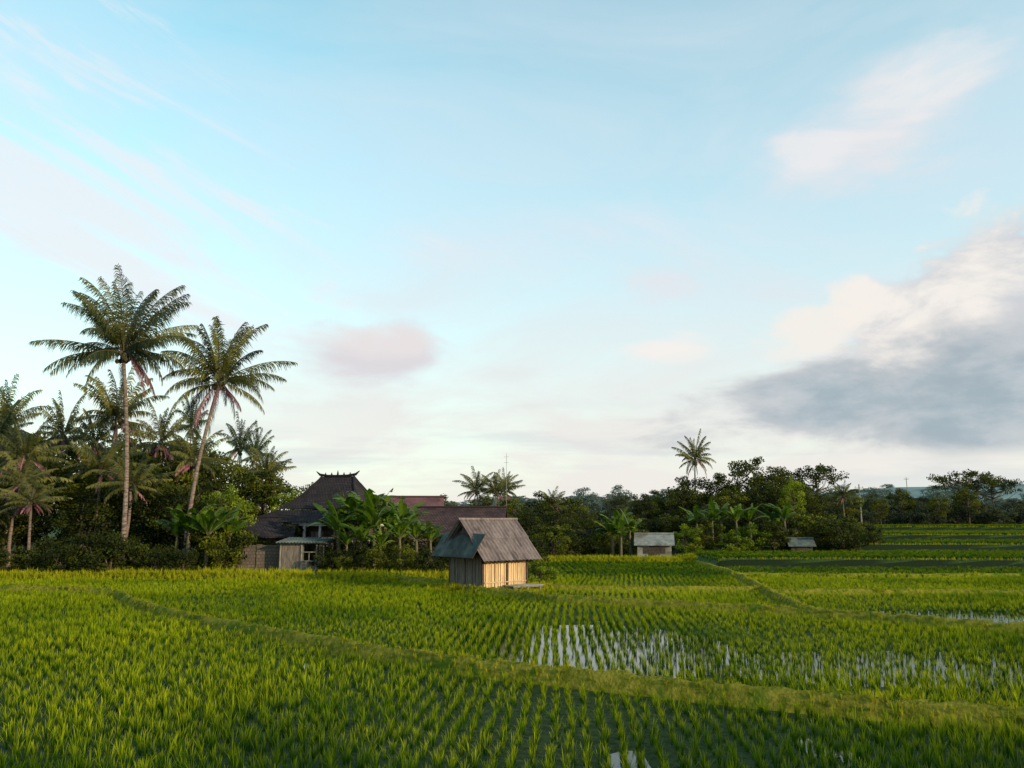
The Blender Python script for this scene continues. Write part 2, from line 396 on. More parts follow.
# palms
def palm_mesh(name, seed, H, top, fl=5.2, nf=26, lmat=None, nlf=44, tr=.19, dead=4, lw=.05, bend=0.3):
    rr = random.Random(seed); mb = MB(); n = 22; pts = []
    for i in range(n + 1):
        u = i / n; pts.append(Vector((top[0] * u + bend * sin(u * math.pi), top[1] * u, -.2 + (H + .2) * u)))
    mb.tube(pts, [tr * (1.6 if i == 0 else 1.15 if i == 1 else 1 - .35 * i / n) * (1 + .07 * (i % 2)) for i in range(n + 1)], 10, 1)
    T = pts[-1]
    mb.tube([T, T + Vector((0, 0, .9))], [tr * .95, tr * .3], 8, 2, .3)
    def frond(az, el, L, droop, mi, tb, fold=1.0):
        P0 = T + Vector((cos(az) * .12, sin(az) * .12, rr.uniform(-.1, .5)))
        ns = 14; p_ = P0; P = [p_.copy()]; D = []; ph = el; side = Vector((-sin(az), cos(az), 0)); wob = rr.uniform(-.35, .35)
        for i in range(ns):
            ph -= droop / ns * (0.25 + 1.5 * i / ns); a2 = az + wob * (i / ns)
            d = Vector((cos(a2) * cos(ph), sin(a2) * cos(ph), sin(ph))); D.append(d); p_ = p_ + d * (L / ns); P.append(p_.copy())
        D.append(D[-1])
        mb.tube(P, [.04 * (1 - .85 * i / ns) for i in range(ns + 1)], 4, 2, .6, cap=False)
        tw = rr.uniform(-1.2, 1.2)
        for sgn in (-1, 1):
            for k in range(nlf):
                if rr.random() < .07: continue
                s = .12 + .88 * (k + rr.uniform(0, .8)) / nlf; s = min(s, .999); f = s * ns; i = int(f); q = P[i].lerp(P[min(i + 1, ns)], f - i); dd = D[min(i, ns)]
                ll = L * .19 * (math.sin(math.pi * min(1, s * .78 + .18)) ** .7 + .12) * rr.uniform(.6, 1.15)
                upv = side.cross(dd).normalized() * -1
                if upv.z < 0: upv = -upv
                v1 = (side * sgn * .55 + dd * (.65 + .5 * s) + upv * (sgn * tw * .5 - rr.uniform(.0, .5)) + Vector((0, 0, -fold * .45))).normalized()
                v2 = (v1 + Vector((0, 0, -fold * rr.uniform(.7, 1.8)))).normalized()
                m1 = q + v1 * ll * .5; m2 = m1 + v2 * ll * .5; wv = dd * lw * .5; tt = cl(tb + rr.uniform(-.2, .2))
                mb.face([q - wv * .8, q + wv * .8, m1 + wv, m1 - wv], mi, tt); mb.face([m1 - wv, m1 + wv, m2 + wv * .15, m2 - wv * .15], mi, tt)
    for i in range(nf):
        u = (i + .5) / nf; az = i * 2.39996 + rr.uniform(-.35, .35)
        el = math.radians(88 - 108 * u ** 1.15 + rr.uniform(-12, 12))
        frond(az, el, fl * rr.uniform(.78, 1.08) * (.86 + .22 * math.sin(math.pi * min(1, u + .25))), math.radians(rr.uniform(20, 62) + 25 * u), 0, rr.uniform(.0, .95))
    for i in range(dead):
        frond(rr.uniform(0, 6.28), math.radians(rr.uniform(-50, -25)), fl * rr.uniform(.5, .75), math.radians(40), 3, rr.random(), 1.2)
    for i in range(14):
        a = rr.uniform(0, 6.28); c = T + Vector((cos(a) * .34, sin(a) * .34, rr.uniform(-.45, .05)))
        mb.tube([c + Vector((0, 0, -.16)), c + Vector((0, 0, -.09)), c, c + Vector((0, 0, .1)), c + Vector((0, 0, .16))], [.03, .11, .15, .11, .03], 7, 2, .8)
    return mb.mesh(name, [lmat, M_palmtrunk, M_banst, M_dead], False)
obj('coconut_palm', palm_mesh('palm_tall', 31, 13.6, (-.95, 0), 5.1, 42, M_palm, 60, .155, lw=.062, dead=3), (-23.85, 50, .1))
obj('coconut_palm', palm_mesh('palm_leaning', 42, 12.3, (1.5, .3), 4.8, 36, M_palm, 56, .15, lw=.062, bend=-.35, dead=3), (-21.3, 53, .1))
pm1 = palm_mesh('palm_mid', 13, 10, (.5, .2), 4.0, 26, M_palm, 36, .15, lw=.085, dead=3)
pm2 = palm_mesh('palm_mid_b', 14, 10, (-.6, .3), 3.8, 22, M_palm, 36, .15, lw=.085, dead=14)
pmf = swap(pm1, M_palmH)
for x, y, H, m_, s in ((-32.5, 65, 11.0, pm1, 1.0), (-35.4, 57, 7.4, pm2, .9), (-38.5, 59, 8.6, pm2, .85), (-33.2, 54, 5.4, pm2, .8), (-29.5, 58, 6.6, pm1, .9), (-26.5, 55, 5.4, pm1, .8), (-36.8, 54, 5.8, pm2, .85), (-34, 52.5, 3.4, pm2, .7), (-31.3, 53, 4.2, pm2, .7),
                        (-42.5, 66, 10.6, pm1, .85), (-40, 70, 10.2, pm2, .75), (-35.5, 68, 9.4, pm2, .75),
                        (-69, 170, 21.5, pmf, 1.0), (-44, 130, 14.0, pmf, .9), (-40.5, 128, 12.8, pmf, .8), (-23, 74, 7.2, pm1, .7), (-24.8, 63, 7.6, pm1, .75), (-28.5, 66, 9.2, pm2, .75), (-50, 72, 11, pm1, 1.0), (-58, 66, 10, pm2, 1),
                        (22, 95, 8.4, pm1, .72), (-3.8, 92, 6.3, pm1, .7), (-2.0, 90, 6.0, pm1, .6), (-1.2, 96, 6.4, pm1, .65), (38, 92, 4.2, pm1, .5), (4.2, 86, 4.6, pm1, .55), (78, 118, 7, pmf, .7)):
    obj('coconut_palm', m_, (x, y, hgt(x, y) - .1), R.uniform(0, 6.28), (s, s, H / 10))

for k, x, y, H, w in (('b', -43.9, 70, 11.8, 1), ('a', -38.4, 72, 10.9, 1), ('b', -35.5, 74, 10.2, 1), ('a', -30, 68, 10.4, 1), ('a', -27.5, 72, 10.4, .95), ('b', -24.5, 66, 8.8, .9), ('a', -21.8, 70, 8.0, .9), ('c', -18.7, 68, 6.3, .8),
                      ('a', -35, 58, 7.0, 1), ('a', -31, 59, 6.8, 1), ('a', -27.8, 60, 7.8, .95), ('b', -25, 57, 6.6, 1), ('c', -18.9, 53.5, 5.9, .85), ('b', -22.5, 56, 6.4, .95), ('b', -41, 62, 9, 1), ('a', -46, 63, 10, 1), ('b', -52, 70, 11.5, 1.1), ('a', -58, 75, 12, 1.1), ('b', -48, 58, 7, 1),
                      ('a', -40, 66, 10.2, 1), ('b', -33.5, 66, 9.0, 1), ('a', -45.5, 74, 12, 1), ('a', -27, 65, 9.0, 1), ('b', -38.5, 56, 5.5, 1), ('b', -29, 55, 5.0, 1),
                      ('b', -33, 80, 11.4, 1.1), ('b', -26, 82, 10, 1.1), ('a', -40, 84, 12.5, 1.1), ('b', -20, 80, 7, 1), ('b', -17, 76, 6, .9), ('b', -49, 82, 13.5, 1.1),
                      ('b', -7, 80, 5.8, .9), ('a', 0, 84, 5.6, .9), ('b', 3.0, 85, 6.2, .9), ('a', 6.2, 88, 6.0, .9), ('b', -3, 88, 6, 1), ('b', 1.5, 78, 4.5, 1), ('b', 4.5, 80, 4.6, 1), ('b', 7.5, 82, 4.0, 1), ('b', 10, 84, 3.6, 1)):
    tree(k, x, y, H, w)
for i in range(44):
    x = -50 + i * .9 + R.uniform(-.5, .5)
    if -17.5 < x < -11: continue
    tree('s', x, 48.0 + R.uniform(-1.6, 3.4), R.uniform(1.1, 3.0), R.uniform(.8, 1.2), 'shrub', R.choice([0, 1, 1, 1, 3]))
for i in range(20):
    tree('s', -56 + i * 2.1 + R.uniform(-.5, .5), 57 + R.uniform(-2, 3), R.uniform(2.6, 3.8), 1.2, 'shrub', R.choice([0, 1, 1]))
for x, y, H, i in ((-17.6, 50.5, 3.0, 0), (-18.8, 52, 3.6, 1), (-11, 49.5, 1.5, 1), (-9.5, 49.2, 1.8, 1), (-7.6, 48.6, 2.0, 0), (-6.2, 47.2, 1.8, 3), (-4.6, 46.6, 1.7, 1), (-3.2, 47, 2, 0), (1.3, 41.8, 1.4, 2), (1.6, 42.6, 1.1, 0), (.9, 50, 1.9, 1), (1.5, 58, 2.2, 1),
                   (-5.5, 54, 2.4, 1), (-3.5, 55, 2.2, 1), (-1.5, 55, 2.4, 0), (-8, 56.5, 2.8, 1), (0, 60, 2.6, 1), (-10, 48.4, 1.2, 0), (-8.7, 47.6, 1.3, 1), (-10.8, 52.2, 2.2, 1), (-9.2, 52, 2.4, 1), (-7.5, 51.5, 2.2, 1), (-11.6, 51, 1.8, 1),
                   (3.2, 66, 2.6, 0), (5, 68, 2.2, 1), (8, 69, 2.6, 0), (10, 71, 2.2, 1), (14.5, 67.5, 2.3, 2), (16.5, 68, 2.2, 0), (18.2, 67, 2.0, 2), (20, 68, 2.2, 2), (22, 68, 2.6, 1), (25.5, 69, 2.5, 0), (27.3, 68, 3.2, 1), (28.6, 69, 2.3, 0), (31, 70, 2, 1), (13, 70, 2, 1)):
    tree('s', x, y, H, 1, 'shrub', i)
for i in range(26):
    x = 1 + i * 1.25; tree('s', x + R.uniform(-.4, .4), 74 + R.uniform(-2, 6), R.uniform(2.2, 3.4), 1.2, 'shrub', R.choice([0, 1, 1]))
# right-hand grove
for k, x, y, H, w in (('b', 19.5, 92, 6.2, .9), ('b', 17, 95, 5.2, .9), ('a', 24, 94, 7.4, .8), ('b', 26.8, 92, 9.6, .85), ('a', 29.6, 91, 8.0, .8), ('a', 22.5, 84, 5.2, .9), ('b', 25.5, 84, 5.4, .9), ('c', 28.6, 82, 6.4, .62), ('b', 31.5, 90, 7, .7), ('a', 33.5, 95, 6.2, .8),
                      ('b', 21, 96, 7.4, .9), ('b', 28, 86, 6.6, .9), ('b', 31, 84, 5.2, .9), ('a', 34.5, 99, 6.6, .9),
                      ('u', 47, 125, 10.4, 1), ('b', 42, 115, 6.6, .9), ('b', 37, 105, 5.6, 1), ('u', 68, 121, 9.2, 1), ('u', 74, 124, 8.4, .9), ('c', 12.5, 84, 3.8, .8), ('b', 14.5, 88, 4.6, .9), ('a', 44, 106, 5.2, .9), ('a', 54, 112, 5.6, .9), ('a', 63, 112, 5.6, .9), ('a', 58, 110, 4.4, .8), ('a', 49, 108, 4.0, .7)):
    tree(k, x, y, H, w)
# unseen trees added behind the viewpoint to shade the foreground
for i in range(15):
    tree('b', 8 + i * 4.2 + R.uniform(-1, 1), -8 + R.uniform(-1.2, 1.2), R.uniform(7.8, 9.3), 1.1)
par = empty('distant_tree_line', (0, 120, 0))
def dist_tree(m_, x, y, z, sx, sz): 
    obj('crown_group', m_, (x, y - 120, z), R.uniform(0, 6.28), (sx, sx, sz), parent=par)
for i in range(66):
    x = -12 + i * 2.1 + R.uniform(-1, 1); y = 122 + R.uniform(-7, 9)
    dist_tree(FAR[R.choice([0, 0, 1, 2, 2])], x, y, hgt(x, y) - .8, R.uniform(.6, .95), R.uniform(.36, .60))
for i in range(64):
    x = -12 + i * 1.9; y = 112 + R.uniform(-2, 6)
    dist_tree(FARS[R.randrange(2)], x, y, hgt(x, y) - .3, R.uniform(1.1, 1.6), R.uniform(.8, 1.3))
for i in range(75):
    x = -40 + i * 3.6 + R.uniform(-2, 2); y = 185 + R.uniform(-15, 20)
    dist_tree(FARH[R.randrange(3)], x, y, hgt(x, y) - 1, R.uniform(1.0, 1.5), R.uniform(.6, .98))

# hills
def hill(name, x0, x1, y, H, seed, depth=120, c1=(0.065, 0.10, 0.09), c2=(0.10, 0.15, 0.135)):
    rr = random.Random(seed); mb = MB(); n = 60; k = 7; base = hgt(0, min(y, 340)) - 3
    ph = [rr.uniform(0, 6.28) for _ in range(4)]
    for j in range(k):
        for i in range(n + 1):
            u = i / n; e = math.sin(math.pi * u) ** .6; a = j / (k - 1); prof = math.sin(a * math.pi * .5)
            z = H * (.78 + .12 * sin(u * 7 + ph[0]) + .07 * sin(u * 17 + ph[1]) + .03 * sin(u * 41 + ph[2])) * e * prof
            mb.v.append((x0 + (x1 - x0) * u, y + depth * a, base + z))
    for j in range(k - 1):
        for i in range(n):
            mb.f.append((j * (n + 1) + i, j * (n + 1) + i + 1, (j + 1) * (n + 1) + i + 1, (j + 1) * (n + 1) + i)); mb.mi.append(0); mb.t.append(.0)
    m_ = mat_noise(name + '_woods_haze', c1, c2, .05, 1, .8, spec=0)  # pale bluish woods colour stands in for air haze
    o_ = obj(name, mb.mesh(name, [m_], True))
    for _ in range(120):
        i = rr.randrange(n + 1); j = rr.choice([1, 2, 3, 4, 5, 6]); v = mb.v[j * (n + 1) + i]
        obj('woods', FARH[rr.randrange(3)], (v[0] + rr.uniform(-4, 4), v[1], v[2] - 3), rr.uniform(0, 6), (1.7, 1.7, .7), parent=o_)
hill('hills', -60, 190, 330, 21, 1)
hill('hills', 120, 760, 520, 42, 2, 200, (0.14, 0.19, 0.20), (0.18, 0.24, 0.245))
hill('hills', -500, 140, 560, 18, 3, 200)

# ------------------------------------------------------------------ banana plants
def banana_mesh(seed, nl=9):
    rr = random.Random(seed); mb = MB(); H = 2.0
    mb.tube([(0, 0, -.1), (.03, 0, .8), (.05, .03, 1.6), (.05, .03, H)], [.13, .115, .09, .05], 8, 1)
    T = Vector((.05, .03, H - .2))
    for i in range(nl):
        az = i * 2.4 + rr.uniform(-.3, .3); el = math.radians(rr.uniform(45, 88)); L = rr.uniform(1.5, 2.3); dr = math.radians(rr.uniform(35, 110)); ns = 18
        p_ = T.copy(); ph = el; side = Vector((-sin(az), cos(az), 0)); P = [p_.copy()]; D = []
        for k in range(ns):
            ph -= dr / ns * (.3 + 1.4 * k / ns); d = Vector((cos(az) * cos(ph), sin(az) * cos(ph), sin(ph))); D.append(d); p_ = p_ + d * L / ns; P.append(p_.copy())
        mb.tube(P, [.035 * (1 - .8 * k / ns) for k in range(ns + 1)], 4, 1, cap=False)
        tb = rr.uniform(.0, .95)
        for sg in (-1, 1):
            droop = rr.uniform(.1, .7)
            for k in range(2, ns):
                if rr.random() < .1: continue
                def wd(u): return .28 * (math.sin(math.pi * min(1, max(0, (u - .1) / .9))) ** .55)
                w0, w1 = wd(k / ns), wd((k + 1) / ns); torn = rr.uniform(-.09, .09) if rr.random() < .5 else 0
                dn = Vector((0, 0, -1)) * (droop + torn * 3)
                a = (side * sg + dn).normalized()
                mb.face([P[k], P[k + 1], P[k + 1] + a * w1 + D[k] * (.06 + torn), P[k] + a * w0 + D[k] * .06], 0, cl(tb + rr.uniform(-.08, .08)))
    return mb.mesh('banana_plant', [M_ban, M_banst])
BN = [banana_mesh(s) for s in (21, 22, 23, 24)]
for x, y, s in ((-10.8, 51, 1.15), (-9.7, 52.5, 1.3), (-8.6, 51, 1.3), (-7.8, 52.5, 1.15), (-6.9, 50.5, 1.0), (-9.2, 50, .9), (-10.2, 53.5, 1.5), (-7.2, 53.5, 1.3), (-11.6, 53, 1.3), (-6.0, 51.5, .95), (-19.9, 50.2, 1.2), (-18.7, 50, 1.15), (-20.9, 50.8, 1.05), (-17.9, 51.5, 1.1), (-5.2, 52.5, .9), (-8.9, 53.6, 1.45), (-10.9, 54.5, 1.5), (-10.0, 49.6, .8), (-7.9, 49.4, .75),
                (8.2, 66.5, 1.0), (9.0, 67.5, 1.2), (9.7, 66.6, 1.05), (8.8, 66, .9), (17.0, 69, 1.0), (18.0, 70, 1.1), (19.2, 69.3, 1.0), (23.4, 69.5, 1.1), (22.6, 70, 1.0), (16, 70.5, 1.0), (20.5, 70, 1.0)):
    obj('banana_plant', BN[R.randrange(4)], (x, y, hgt(x, y)), R.uniform(0, 6.28), (s, s, s))

# ------------------------------------------------------------------ buildings
M_board = mat_noise('bamboo_board', (0.54, 0.37, 0.20), (0.70, 0.50, 0.29), 4, .8, .3, (8, 8, .6), c3=(0.38, 0.24, .14))
M_board2 = mat_noise('grey_board', (0.12, 0.10, 0.085), (0.22, 0.185, 0.155), 4, .85, .4, (6, 6, .6), c3=(0.08, .06, .05))  # darker and greyer than the hut's front boards
M_darkwood = mat_noise('dark_wood', (0.03, 0.022, 0.018), (0.075, 0.05, 0.04), 5, .8, .3)
M_sheet = mat_noise('roof_sheet_brown', (0.145, 0.112, 0.115), (0.235, 0.185, 0.185), 2.5, .8, .4, (3, 1, 1), c3=(0.08, .064, .068), spec=.2)
M_tin = mat_noise('roof_tin_grey', (0.06, 0.085, 0.085), (0.12, 0.145, 0.14), 3, .7, .2, c3=(0.08, .07, .06), spec=.15)
M_tin2 = mat_noise('roof_tin_pale', (0.15, 0.165, 0.165), (0.24, 0.25, 0.245), 3, .7, .2, c3=(0.12, .11, .09), spec=.15)
M_conc = mat_noise('concrete', (0.18, 0.17, 0.145), (0.28, 0.265, 0.235), 3, .9, .4, c3=(0.10, .10, .075))
M_white = mat_noise('white_paint', (0.42, 0.42, 0.44), (0.58, 0.56, 0.56), 3, .6)
def tile_mat(name, c1, c2, dark):
    m, t, p, o = mat_new(name)
    tc = t.new('ShaderNodeTexCoord'); br = t.new('ShaderNodeTexBrick'); t.l.new(tc.outputs['UV'], br.inputs[0])
    br.inputs['Color1'].default_value = (*c1, 1); br.inputs['Color2'].default_value = (*c2, 1); br.inputs['Mortar'].default_value = (*dark, 1)
    br.inputs['Scale'].default_value = 1; br.inputs['Mortar Size'].default_value = .03; br.inputs['Brick Width'].default_value = .22; br.inputs['Row Height'].default_value = .2
    n = t.noise(tc.outputs['Object'], 1.5, 5)
    t.l.new(t.mix(t.mr(n, .4, .7), br.outputs[0], dark), p.inputs['Base Color']); p.inputs['Roughness'].default_value = .85; p.inputs['Specular IOR Level'].default_value = .15
    b = t.new('ShaderNodeBump'); b.inputs['Distance'].default_value = .05; b.invert = True
    t.l.new(br.outputs['Fac'], b.inputs['Height']); t.l.new(b.outputs[0], p.inputs['Normal'])
    return m
M_tdark = tile_mat('roof_tile_dark', (0.030, 0.023, 0.030), (0.052, 0.036, 0.040), (0.015, 0.013, 0.016))
M_tred = tile_mat('roof_tile_red', (0.17, 0.07, 0.085), (0.23, 0.10, 0.11), (0.06, 0.035, 0.04))
M_tbrown = tile_mat('roof_tile_brown', (0.065, 0.038, 0.04), (0.10, 0.058, 0.057), (0.028, 0.02, 0.023))
M_brick = tile_mat('brick_wall', (0.12, 0.08, 0.062), (0.16, 0.11, 0.085), (0.08, 0.07, 0.06))
def part(name, mb, mats, parent, smooth=False, uv=False):
    me = mb.mesh(name, mats, smooth)
    if uv:
        l = me.uv_layers.new(name='UVMap')
        for pl in me.polygons:
            n = pl.normal; ax = Vector((-n.y, n.x, 0)); ax = ax.normalized() if ax.length > .05 else Vector((1, 0, 0)); ay = n.cross(ax)
            for li in pl.loop_indices:
                co = me.vertices[me.loops[li].vertex_index].co; l.data[li].uv = (co.dot(ax), co.dot(ay))
    return obj(name, me, parent=parent)

def corrug(mb, x0, x1, p_top, p_bot, pitch=.2, amp=.03, th=.015, mi=0):
    n = int((x1 - x0) / pitch * 6); a = Vector((0, p_bot[0] - p_top[0], p_bot[1] - p_top[1])).normalized(); nn = Vector((1, 0, 0)).cross(a)
    if nn.z < 0: nn = -nn
    rows = []
    for (y, z) in (p_top, p_bot):
        for off in (0, -th):
            rows.append([Vector((x0 + (x1 - x0) * i / n, y, z)) + nn * (amp * math.cos(6.283 * i / 6) + off) for i in range(n + 1)])
    tt, tb_, bt, bb = rows; tn = R.random()
    for i in range(n):
        if i % 18 == 0: tn = R.uniform(0, 1)
        k = .35 if i % 6 in (2, 3) else 0
        mb.face([tt[i], tt[i + 1], bt[i + 1], bt[i]], mi, min(1, tn + k)); mb.face([tb_[i], bb[i], bb[i + 1], tb_[i + 1]], mi, tn); mb.face([bt[i], bt[i + 1], bb[i + 1], bb[i]], mi, tn)

# --- bamboo hut
hut = empty('bamboo_hut', (-1.12, 38.7, .03), math.radians(39.7), 1.07)
mb = MB(); mb.box((0, 0, .05), (2.7, 2.6, .22)); part('plinth', mb, [M_conc], hut)
mb = MB()
for x, y in ((-1.22, -1.17), (1.22, -1.17), (-1.22, 1.17), (1.22, 1.17), (-1.22, 0), (.1, -1.19)):
    mb.box((x, y, .85), (.09, .09, 1.5))
for y in (-1.17, 1.17): mb.box((0, y, 1.63), (2.9, .09, .09))
for x in (-1.22, 1.22): mb.box((x, 0, 1.62), (.085, 2.6, .085))
mb.box((0, 0, 2.86), (3.0, .08, .1))
for x in (-1.5, -.75, 0, .75, 1.4):
    for s in (-1, 1):
        mb.tube([(x, s * 1.55, 1.38), (x, 0, 2.9)], [.035, .035], 6)
part('frame', mb, [M_darkwood], hut)
mb = MB(); x = -1.14
while x < 1.16:
    w = R.uniform(.085, .12)
    if not (.06 < x < .14): mb.box((x, -1.19 + R.uniform(-.012, .012), .16 + .72), (w * .8, .025, 1.42 + R.uniform(-.03, .02)), t=R.uniform(0, 1))
    x += w
mb.box((-.5, -1.165, .88), (1.2, .012, 1.38), t=1); mb.box((.65, -1.165, .88), (1.0, .012, 1.38), t=1)
for z in (.45, 1.25): mb.box((0, -1.222, z), (2.3, .03, .05), t=.8)
part('board_wall', mb, [M_board], hut)
mb = MB()
for s in (-1, 1):
    y = -1.1
    while y < 1.12:
        w = R.uniform(.1, .16); mb.box((s * (1.24 + R.uniform(-.01, .01)), y, .88), (.025, w * .9, 1.42), t=R.random()); y += w
for k in range(18): mb.box((R.uniform(-.001, .001) - 1.1 + k * .13, 1.2, .88), (.12, .025, 1.42))
mb.box((1.2, 0, .88), (.01, 2.2, 1.4)); mb.box((-1.2, 0, .88), (.01, 2.2, 1.4), t=1)
for s in (-1, 1):
    for k in range(16):
        y = -1.05 + k * .14; hh = 1.25 * (1 - abs(y) / 1.25)
        if hh > .06: mb.box((s * 1.25, y, 1.67 + hh / 2), (.02, .135, hh), t=R.random())
part('side_walls', mb, [M_board2], hut)
mb = MB()
for s in (-1, 1):
    corrug(mb, -1.62, 1.62, (s * .0, 3.08), (s * .86, 2.27)); corrug(mb, -1.64, 1.6, (s * .78, 2.322), (s * 1.76, 1.38))
mb.tube([(-1.66, 0, 3.1), (0, 0, 3.09), (1.66, 0, 3.1)], [.06, .06, .06], 8)
part('roof', mb, [M_sheet], hut)
mb = MB(); c_ = MB(); corrug(c_, -1.5, 1.5, (1.3, 2.5), (2.0, 1.5), .12)
for f_, t_ in zip(c_.f, c_.t): mb.face([(-c_.v[i][1], c_.v[i][0], c_.v[i][2]) for i in f_], 0, t_)
part('skirt_roof', mb, [M_tin], hut)
mb = MB()
for k in range(9): mb.box((.5, -1.45 - k * .085, .32 + R.uniform(-.004, .004)), (1.7, .075, .035), t=R.random())
for x in (-.2, .5, 1.2):
    for y in (-1.45, -2.1): mb.tube([(x, y, -.1), (x, y, .3)], [.04, .035], 6)
for y in (-1.5, -2.08): mb.tube([(-.3, y, .27), (1.35, y, .27)], [.03, .03], 6)
part('bench_platform', mb, [M_conc], hut)

# --- joglo house
def hip_roof(mb, prof):
    rings = [[Vector((-a, -b, z)), Vector((a, -b, z)), Vector((a, b, z)), Vector((-a, b, z))] for a, b, z in prof]
    for r0, r1 in zip(rings, rings[1:]):
        for k in range(4): 
            q = [r0[k], r0[(k + 1) % 4], r1[(k + 1) % 4], r1[k]]
            if (q[2] - q[3]).length < .01: q = q[:3]
            mb.face(q)
jg = empty('joglo_house', (-13.0, 60, .15), math.radians(-14))
mb = MB(); mb.box((0, 0, .15), (9.6, 8.2, .3)); part('plinth', mb, [M_conc], jg)
mb = MB()
for x in np.linspace(-4.2, 4.2, 8):
    for y in (-3.6, 3.6): mb.box((x, y, 1.65), (.16, .16, 2.7))
for y in (-1.8, 0, 1.8):
    for x in (-4.2, 4.2): mb.box((x, y, 1.65), (.16, .16, 2.7))
for y in (-3.72, 3.72): mb.box((0, y, 2.88), (9.2, .06, .26))
for x in (-4.32, 4.32): mb.box((x, 0, 2.88), (.06, 7.3, .26))
for k in range(60): mb.box((-4.5 + k * .153, -4.0, 3.0), (.06, .03, .22))
mb.box((0, -3.6, .95), (8.2, .06, .07))
for k in range(42): mb.box((-4.1 + k * .2, -3.6, .62), (.05, .04, .62))
part('columns', mb, [M_white], jg)
mb = MB(); mb.box((0, 0, 1.6), (7.4, 5.6, 2.6)); part('walls', mb, [M_darkwood], jg)
mb = MB()
for x in (-2.4, 0, 2.4):
    mb.box((x, -2.83, 1.35), (.95, .05, 2.0)); 
part('doors', mb, [M_board2], jg)
mb = MB()
hip_roof(mb, [(4.85, 4.2, 3.02), (3.9, 3.4, 3.42), (3.1, 2.6, 3.85)])
hip_roof(mb, [(3.15, 2.65, 3.95), (2.55, 1.95, 4.45), (2.0, 1.25, 5.1), (1.6, .65, 5.75), (1.3, .0, 6.35)])
part('roof', mb, [M_tdark], jg, uv=True)
mb = MB()
P = [(-1.75, 0, 6.75), (-1.45, 0, 6.5), (-.8, 0, 6.4), (0, 0, 6.38), (.8, 0, 6.4), (1.45, 0, 6.5), (1.75, 0, 6.75)]
mb.tube(P, [.03, .1, .1, .1, .1, .1, .03], 6)
for x in (-1.0, -.5, 0, .5, 1.0):
    h = .38 if x == 0 else .22; mb.tube([(x, 0, 6.42), (x, 0, 6.42 + h * .5), (x, 0, 6.45 + h)], [.09, .07, .01], 6)
for sx in (-1, 1):
    for sy in (-1, 1):
        mb.tube([(sx * 3.15, sy * 2.65, 3.98), (sx * 2.55, sy * 1.95, 4.48), (sx * 2.0, sy * 1.25, 5.13), (sx * 1.6, sy * .65, 5.78), (sx * 1.3, 0, 6.38)], [.07] * 5, 5)
        mb.tube([(sx * 5.0, sy * 4.35, 3.2), (sx * 4.75, sy * 4.1, 3.08), (sx * 3.1, sy * 2.6, 3.9)], [.03, .07, .06], 5)
part('ridge_ornament', mb, [M_tdark], jg)

def gable_house(name, loc, rot, L, W, wall, ridge, wm, rm, over=.5, door=True):
    e = empty(name, loc, rot); mb = MB()
    a, b = L / 2, W / 2
    mb.face([(-a, -b, 0), (a, -b, 0), (a, -b, wall), (-a, -b, wall)]); mb.face([(a, b, 0), (-a, b, 0), (-a, b, wall), (a, b, wall)])
    for s in (-1, 1): mb.face([(s * a, -b, 0), (s * a, b, 0), (s * a, b, wall), (s * a, 0, ridge - .08), (s * a, -b, wall)])
    part('walls', mb, [wm], e, uv=True)
    mb = MB(); sl = (ridge - wall) / b; yo = b + over; zo = wall - sl * over
    for s in (-1, 1):
        for dz in (0.06, -.02): mb.face([(-a - over, 0, ridge + dz), (a + over, 0, ridge + dz), (a + over, s * yo, zo + dz), (-a - over, s * yo, zo + dz)])
        mb.face([(-a - over, s * yo, zo + .06), (a + over, s * yo, zo + .06), (a + over, s * yo, zo - .02), (-a - over, s * yo, zo - .02)])
        for x in (-1, 1): mb.face([(x * (a + over), 0, ridge + .06), (x * (a + over), s * yo, zo + .06), (x * (a + over), s * yo, zo - .02), (x * (a + over), 0, ridge - .02)])
    part('roof', mb, [rm], e, uv=True)
    mb = MB(); mb.tube([(-a - over, 0, ridge + .1), (a + over, 0, ridge + .1)], [.09, .09], 6); part('ridge_cap', mb, [rm], e)
    if door:
        mb = MB()
        for x in (-.25 * L, .25 * L):
            mb.box((x, -b - .01, wall * .6), (L * .14, .05, wall * .38))
        mb.box((0, -b - .02, wall * .42), (.85, .06, wall * .84)); part('door_and_windows', mb, [M_darkwood], e)
    return e
gable_house('tiled_house', (-9.0, 70, .2), math.radians(6), 5.2, 4.5, 3.4, 5.0, M_conc, M_tred)
gable_house('tiled_house', (-3.8, 60.5, .2), math.radians(-4), 5.8, 4.6, 2.4, 3.95, M_brick, M_tbrown)
gable_house('field_hut', (11.6, 66.5, .1), math.radians(-10), 2.7, 2.2, 1.35, 2.0, M_conc, M_tin2, .25)
gable_house('farm_shed', (6.6, 76, .2), math.radians(5), 3.0, 2.4, 1.4, 2.0, M_darkwood, M_tbrown, .35)
gable_house('farm_shed', (24.0, 68, .7), math.radians(-8), 1.7, 1.5, .6, 1.0, M_darkwood, M_tin, .25)
gable_house('tiled_house', (-17.4, 57, .2), math.radians(4), 4.0, 3.6, 2.2, 3.2, M_brick, M_tdark)
sh = empty('wooden_shed', (-12.9, 51.5, .15), math.radians(-4))
mb = MB(); x = -1.3
while x < 1.3:
    w = R.uniform(.13, .2)
    if not (.0 < x < .9): mb.box((x + w / 2, -1 + R.uniform(-.01, .01), .85), (w * .94, .03, 1.7), t=R.random())
    else: mb.box((x + w / 2, -1, .32), (w * .94, .03, .64), t=R.random())
    x += w
for s in (-1, 1): mb.box((s * 1.33, 0, .85), (.04, 2, 1.7))
mb.box((0, 1, .85), (2.6, .04, 1.7)); part('walls', mb, [M_board2], sh)
mb = MB()
for x in (-1.36, -.02, .92, 1.36): mb.box((x, -1.04, .9), (.08, .06, 1.8))
